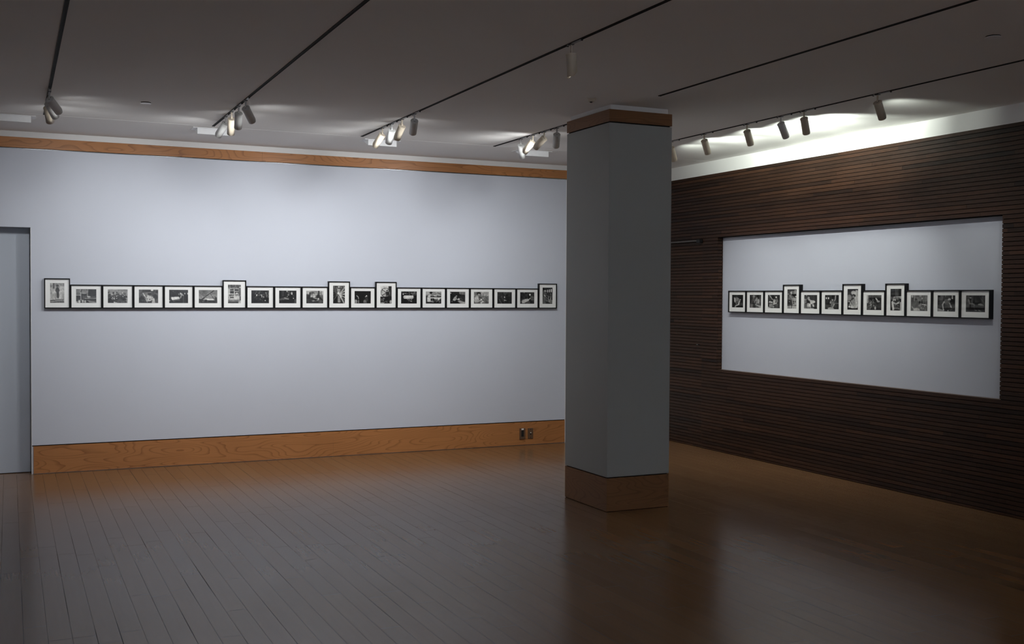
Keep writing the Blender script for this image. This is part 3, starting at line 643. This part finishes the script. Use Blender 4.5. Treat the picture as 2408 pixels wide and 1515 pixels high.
# ------------------------------------------------------------------ spotlights
L0 = .125; RR = .0292
def head_mesh():
    seg = 40; v = []; f = []
    def zb(a): return -L0*1.04 + .034*max(0, (math.cos(a)+.25)/1.25)**1.1
    rings = []
    def ring(r, zf):
        k = len(v)
        for i in range(seg):
            a = 2*math.pi*i/seg; v.append((r*math.cos(a), r*math.sin(a), zf(a)))
        rings.append(k); return k
    ring(RR, lambda a: -.0015); ring(RR, lambda a: zb(a)); ring(RR-.0022, lambda a: zb(a)); ring(RR-.0022, lambda a: -.075)
    for q in range(3):
        for i in range(seg):
            j = (i+1) % seg
            f.append((rings[q]+i, rings[q+1]+i, rings[q+1]+j, rings[q]+j))
    return v, f
def simple_mesh(name, mb, mat):
    me = bpy.data.meshes.new(name); me.from_pydata(mb.v, [], mb.f); me.update(); me.materials.append(mat); return me
hv, hf = head_mesh()
ME = {}
for key, mt in (('w', M_lampw), ('c', M_lampc)):
    me = bpy.data.meshes.new('lamp_head'); me.from_pydata(hv, [], hf); me.update(); me.materials.append(mt)
    for p in me.polygons: p.use_smooth = True
    ME['head', key] = me
    ME['cap', key] = simple_mesh('end_cap', MB().lathe([(RR*.9, -.006), (RR+.0012, -.0045), (RR+.0012, .0), (RR*.96, .0016)], 0, 0, 40), mt)
    ME['stem', key] = mt
ME['slot'] = simple_mesh('pivot_slot', MB().box(-.004, .020, -.0062, .0062, .0012, .0022), M_rubber)
ME['baffle'] = simple_mesh('baffle', MB().lathe([(.0268, -.070), (.0268, -.066)], 0, 0, 32), M_black)
ME['lens'] = simple_mesh('lens', MB().lathe([(.021, -.0765), (.021, -.0702)], 0, 0, 24), M_lens)
me_ad = simple_mesh('adapter', MB().box(-.0085, .0085, -.118, .036, -.0085, -.0008), M_adapter)
me_pl = simple_mesh('contact_plug', MB().box(-.011, .011, -.016, .016, -.0115, -.0005), M_black)
me_la = simple_mesh('latch', MB().box(-.005, .005, -.004, .004, -.013, -.004), M_black)

BEAM = 19; SPILL = 3.0
lamps_def = [
 # x, y, top, dir, colour, beam factor, spill factor, label
 (.262, 8.214, (.514,.665,-.542), 'w', .9, .2, 'white cylinder spotlight at far left, nearest of three overlapping heads'),
 (.262, 8.394, (.379,.708,-.596), 'w', .8, .2, 'white cylinder spotlight at far left, middle of three overlapping heads'),
 (.262, 8.600, (.147,.736,-.661), 'c', .8, .7, 'cream cylinder spotlight at far left, lowest-looking of three heads'),
 (1.564, 8.744, (-.385,.61,-.692), 'w', 1.0, 1.0, 'white spotlight tilted left, leftmost on the second track'),
 (1.564, 8.49, (.05,.58,-.81), 'c', .9, .9, 'brightly lit cream spotlight hanging upright, second on the second track'),
 (1.564, 8.21, (.087,.676,-.732), 'w', 1.0, 1.2, 'grey-white upright spotlight, third on the second track'),
 (1.564, 7.946, (.496,.601,-.627), 'w', .9, .7, 'grey shaded spotlight tilted right, rightmost on the second track'),
 (2.858, 8.729, (-.349,.584,-.733), 'c', 1.0, 1.0, 'cream spotlight with slanted mouth tilted left, leftmost on the third track'),
 (2.858, 8.481, (.02,.729,-.684), 'w', 1.0, 1.0, 'brightest white spotlight, second from left on the third track'),
 (2.858, 8.228, (-.099,.714,-.693), 'c', 1.0, 1.2, 'beige shaded spotlight, third from left on the third track'),
 (2.858, 7.938, (.171,.766,-.62), 'w', .9, .5, 'dark grey-looking spotlight, rightmost of four on the third track'),
 (4.168, 8.763, (.37,.53,-.763), 'w', .9, 1.0, 'bright white spotlight with beige cap, leftmost near the column'),
 (4.168, 8.521, (-.341,.658,-.671), 'c', .9, 1.0, 'bright cream spotlight tilted left crossing its neighbour, near the column'),
 (4.168, 8.301, (-.261,.803,-.535), 'c', .8, 1.2, 'beige spotlight tilted left, third of four near the column'),
 (4.168, 8.065, (.293,.688,-.664), 'w', .7, .5, 'grey upright spotlight closest to the column on its left'),
 (5.462, 8.302, (.453,.311,-.836), 'c', 1.15, 5, 'cream spotlight half hidden by the column, right side'),
 (5.462, 7.791, (.536,.308,-.786), 'c', 1.05, 13, 'cream spotlight second from the column on the slatted wall track'),
 (5.462, 7.194, (.56,.335,-.758), 'c', .9, 19, 'cream spotlight third from the column on the slatted wall track'),
 (5.462, 6.768, (.634,.276,-.722), 'w', .9, 19, 'grey-white spotlight fourth from the column, only grey one by slatted wall'),
 (5.462, 6.498, (.518,.381,-.766), 'c', .8, 19, 'tan spotlight hanging almost upright, second from right by slatted wall'),
 (5.462, 5.735, (.596,.242,-.765), 'c', .7, 4, 'rightmost cream spotlight, set apart on the slatted wall track'),
 (5.462, 4.25, (.55,.60,-.60), 'c', .4, 0, 'cream spotlight nearest the viewer on the slatted wall track'),
 (.262, -.9, (.05,-1,-.08), 'w', 17, 0, 'added unseen white fill spotlight behind the viewer on the leftmost track'),  # rear heads out of view, added as fill for ceiling and column
 (1.564, -.7, (.05,-1,-.08), 'w', 17, 0, 'added unseen white fill spotlight behind the viewer on the second track'),
 (2.858, -.9, (-.05,-1,-.08), 'w', 17, 0, 'added unseen white fill spotlight behind the viewer on the third track'),
 (4.160, -.8, (-.05,-1,-.08), 'w', 17, 0, 'added unseen white fill spotlight behind the viewer on the fourth track'),
 (5.462, -.9, (-.1,-1,-.08), 'w', 8, 0, 'added unseen white fill spotlight behind the viewer on the slatted wall track'),
 (2.858, 5.362, (.03,-.05,-1), 'c', .25, 0, 'lone cream spotlight with lit mouth hanging left of the column'),
]
def lamp(x, y, d, key, bf, sf, label):
    root = empty('track_spotlight', (x, y, HC))
    grp = 'track spotlights aimed at the slatted wall' if x > 5 else 'track spotlights aimed at the back wall'
    tag(root, label, 'spotlight', grp)
    d = Vector(d).normalized()
    az = math.atan2(d.y, d.x) if abs(d.z) < .99 else 0.0
    top = Vector((0, 0, -.0625))
    # head frame: local -Z along d, local +X toward the short side (horizontal aim)
    hx = Vector((math.cos(az), math.sin(az), 0)); zax = -d
    xax = (hx - zax*hx.dot(zax)).normalized(); yax = zax.cross(xax)
    Mr = Matrix((xax, yax, zax)).transposed().to_4x4(); Mr.translation = top
    def add(nm, me):
        o = bpy.data.objects.new(nm, me); COL.objects.link(o); o.parent = root; return o
    for nm, kk in (('lamp_head', 'head'), ('end_cap', 'cap')):
        add(nm, ME[kk, key]).matrix_local = Mr
    add('pivot_slot', ME['slot']).matrix_local = Mr
    add('baffle', ME['baffle']).matrix_local = Mr
    add('lens', ME['lens']).matrix_local = Mr
    # strap stem, broad face across the aim direction
    st = simple_mesh('stem', MB().box(-.0022, .0022, -.0062, .0062, -.068, -.010), M_lampc if key == 'c' else M_lampw)
    o = add('stem', st); o.rotation_euler = (0, 0, az)
    add('adapter', me_ad); add('contact_plug', me_pl); add('latch', me_la).location = (0, .042, 0); add('latch', me_la).location = (0, -.124, 0)
    mouth = top + d*(.084 if 0 < y < 5.5 and x < 5 else .118)
    def spot(nm, power, ang, blend, direc, colr, rad=.018):
        ld = bpy.data.lights.new(nm, 'SPOT'); ld.energy = power; ld.spot_size = math.radians(ang); ld.spot_blend = blend
        ld.shadow_soft_size = rad; ld.color = colr
        o = bpy.data.objects.new(nm, ld); COL.objects.link(o); o.parent = root
        o.location = mouth; o.rotation_euler = Vector(direc).to_track_quat('-Z', 'Y').to_euler(); return o
    if x > 5 and y > 0:
        if bf: spot('beam', 28*bf, 88, 1.0, (d.x, d.y, d.z), (.99, 1.0, .97))
        if sf:
            for azs in ((10, 44) if sf > 5 else (26,)):
                q = spot('spill', .85*SPILL*sf, 66, 1.0, (math.cos(math.radians(azs)), math.sin(math.radians(azs)), .18), (.93, 1.0, .90), .03)
                q.location = top + d*.137
    else:
        if bf: spot('beam', BEAM*bf, 110, 1.0, (d.x, d.y, d.z), (.985, .99, 1.0))
        if sf: spot('spill', 2.4*SPILL*sf, 165, .75, (d.x, d.y, d.z*.8), (.98, .99, 1.0), .045)
    return root
for a in lamps_def: lamp(*a)

# ------------------------------------------------------------------ small ceiling things
def wedge(x0, x1, label, cut=0):
    t = empty('ceiling_diffuser', ((x0+x1)/2, 9.47, HC)); tag(t, label, 'ceiling fixture', 'white wedge fixtures along the back of the ceiling')
    w = (x1-x0)/2
    MB().box(-w-.035, w+.035, -.03, .14, -.004, 0).build('mounting_plate', M_plastic, t)
    MB().prism([(-.02, -.004), (-.02, -.054), (-.012, -.056), (.12, -.004)], 0, -w, w).build('housing', M_plastic, t, bevel=.0015)
wedge(-.22, .165, 'white wedge-shaped ceiling fixture cut off by the left edge')
wedge(1.455, 1.72, 'white wedge-shaped ceiling fixture behind the second lamp cluster')
wedge(2.96, 3.23, 'white wedge-shaped ceiling fixture behind the third lamp cluster')
wedge(4.50, 4.795, 'white wedge-shaped ceiling fixture left of the column')
def plate(x, y, r, label):
    t = empty('sprinkler_cover', (x, y, HC)); tag(t, label, 'cover plate', 'round sprinkler cover plates in the ceiling')
    MB().lathe([(r, -.0075), (r, -.0055)], 0, 0, 48).build('disc', M_cover, t)
    MB().lathe([(r*.93, -.0055), (r*.93, 0)], 0, 0, 40).build('collar', M_dark, t)
plate(.925, 8.41, .038, 'small round white cover plate in the ceiling at upper left')
plate(4.826, 4.215, .042, 'small round cover plate in the dark ceiling at upper right')
cam_ = empty('security_camera', (3.79, 6.80, HC)); tag(cam_, 'tiny dome security camera on the ceiling beside the column cap', 'camera')
MB().lathe([(.012, -.026), (.022, -.021), (.030, -.006), (.034, -.004), (.034, 0)], 0, 0, 32).build('housing', M_lampc, cam_, smooth=False)
MB().lathe([(.004, -.031), (.009, -.029), (.011, -.024)], -.006, -.008, 20).build('camera_lens', M_rubber, cam_)

# outlet and switch plates in the baseboard
op = empty('outlet_plate', (4.974, D, .125)); tag(op, 'bronze wall plate with black opening and white sticker in the oak baseboard', 'outlet')
MB().box(-.033, .033, -.010, 0, -.058, .058).build('cover', M_bronze, op, bevel=.002)
MB().box(-.015, .015, -.0108, -.004, -.032, .036).build('socket', M_rubber, op)
MB().box(-.013, .013, -.0112, -.0095, .041, .056).build('sticker', M_mat, op)
sp_ = empty('switch_plate', (5.070, D, .124)); tag(sp_, 'bronze toggle switch plate with cream lever, right of the outlet plate', 'switch')
MB().box(-.031, .031, -.008, 0, -.056, .056).build('cover', M_bronze, sp_, bevel=.002)
MB().box(-.007, .007, -.0088, -.003, -.013, .013).build('toggle_slot', M_rubber, sp_)
MB().box(-.0055, .0055, -.018, -.008, .003, .014).build('toggle', M_cream, sp_, bevel=.001)
MB().box(-.003, .003, -.0088, -.0075, .041, .047).build('screw', M_dark, sp_)
MB().box(-.003, .003, -.0088, -.0075, -.047, -.041).build('screw', M_dark, sp_)

# ------------------------------------------------------------------ world, camera, view
w = bpy.data.worlds.new('World'); sc.world = w; w.use_nodes = True
w.node_tree.nodes['Background'].inputs[0].default_value = (.5, .5, .5, 1)
w.node_tree.nodes['Background'].inputs[1].default_value = .02

yaw, pitch, roll = map(math.radians, (25.0077, -1.3851, .3033))
fwd = Vector((math.sin(yaw)*math.cos(pitch), math.cos(yaw)*math.cos(pitch), math.sin(pitch)))
right = Vector((math.cos(yaw), -math.sin(yaw), 0)); up = right.cross(fwd)
r2 = right*math.cos(roll)+up*math.sin(roll); u2 = -right*math.sin(roll)+up*math.cos(roll)
cd = bpy.data.cameras.new('camera'); cd.sensor_width = 36; cd.lens = 2534.91/2408*36; cd.clip_start = .05
co = bpy.data.objects.new('camera', cd); COL.objects.link(co)
Mc = Matrix((r2, u2, -fwd)).transposed().to_4x4(); Mc.translation = (0, 0, EYE); co.matrix_world = Mc
sc.camera = co
vs_ = sc.view_settings
vs_.view_transform = 'Standard'; vs_.look = 'None'; vs_.gamma = 1; vs_.exposure = 0; vs_.use_curve_mapping = False
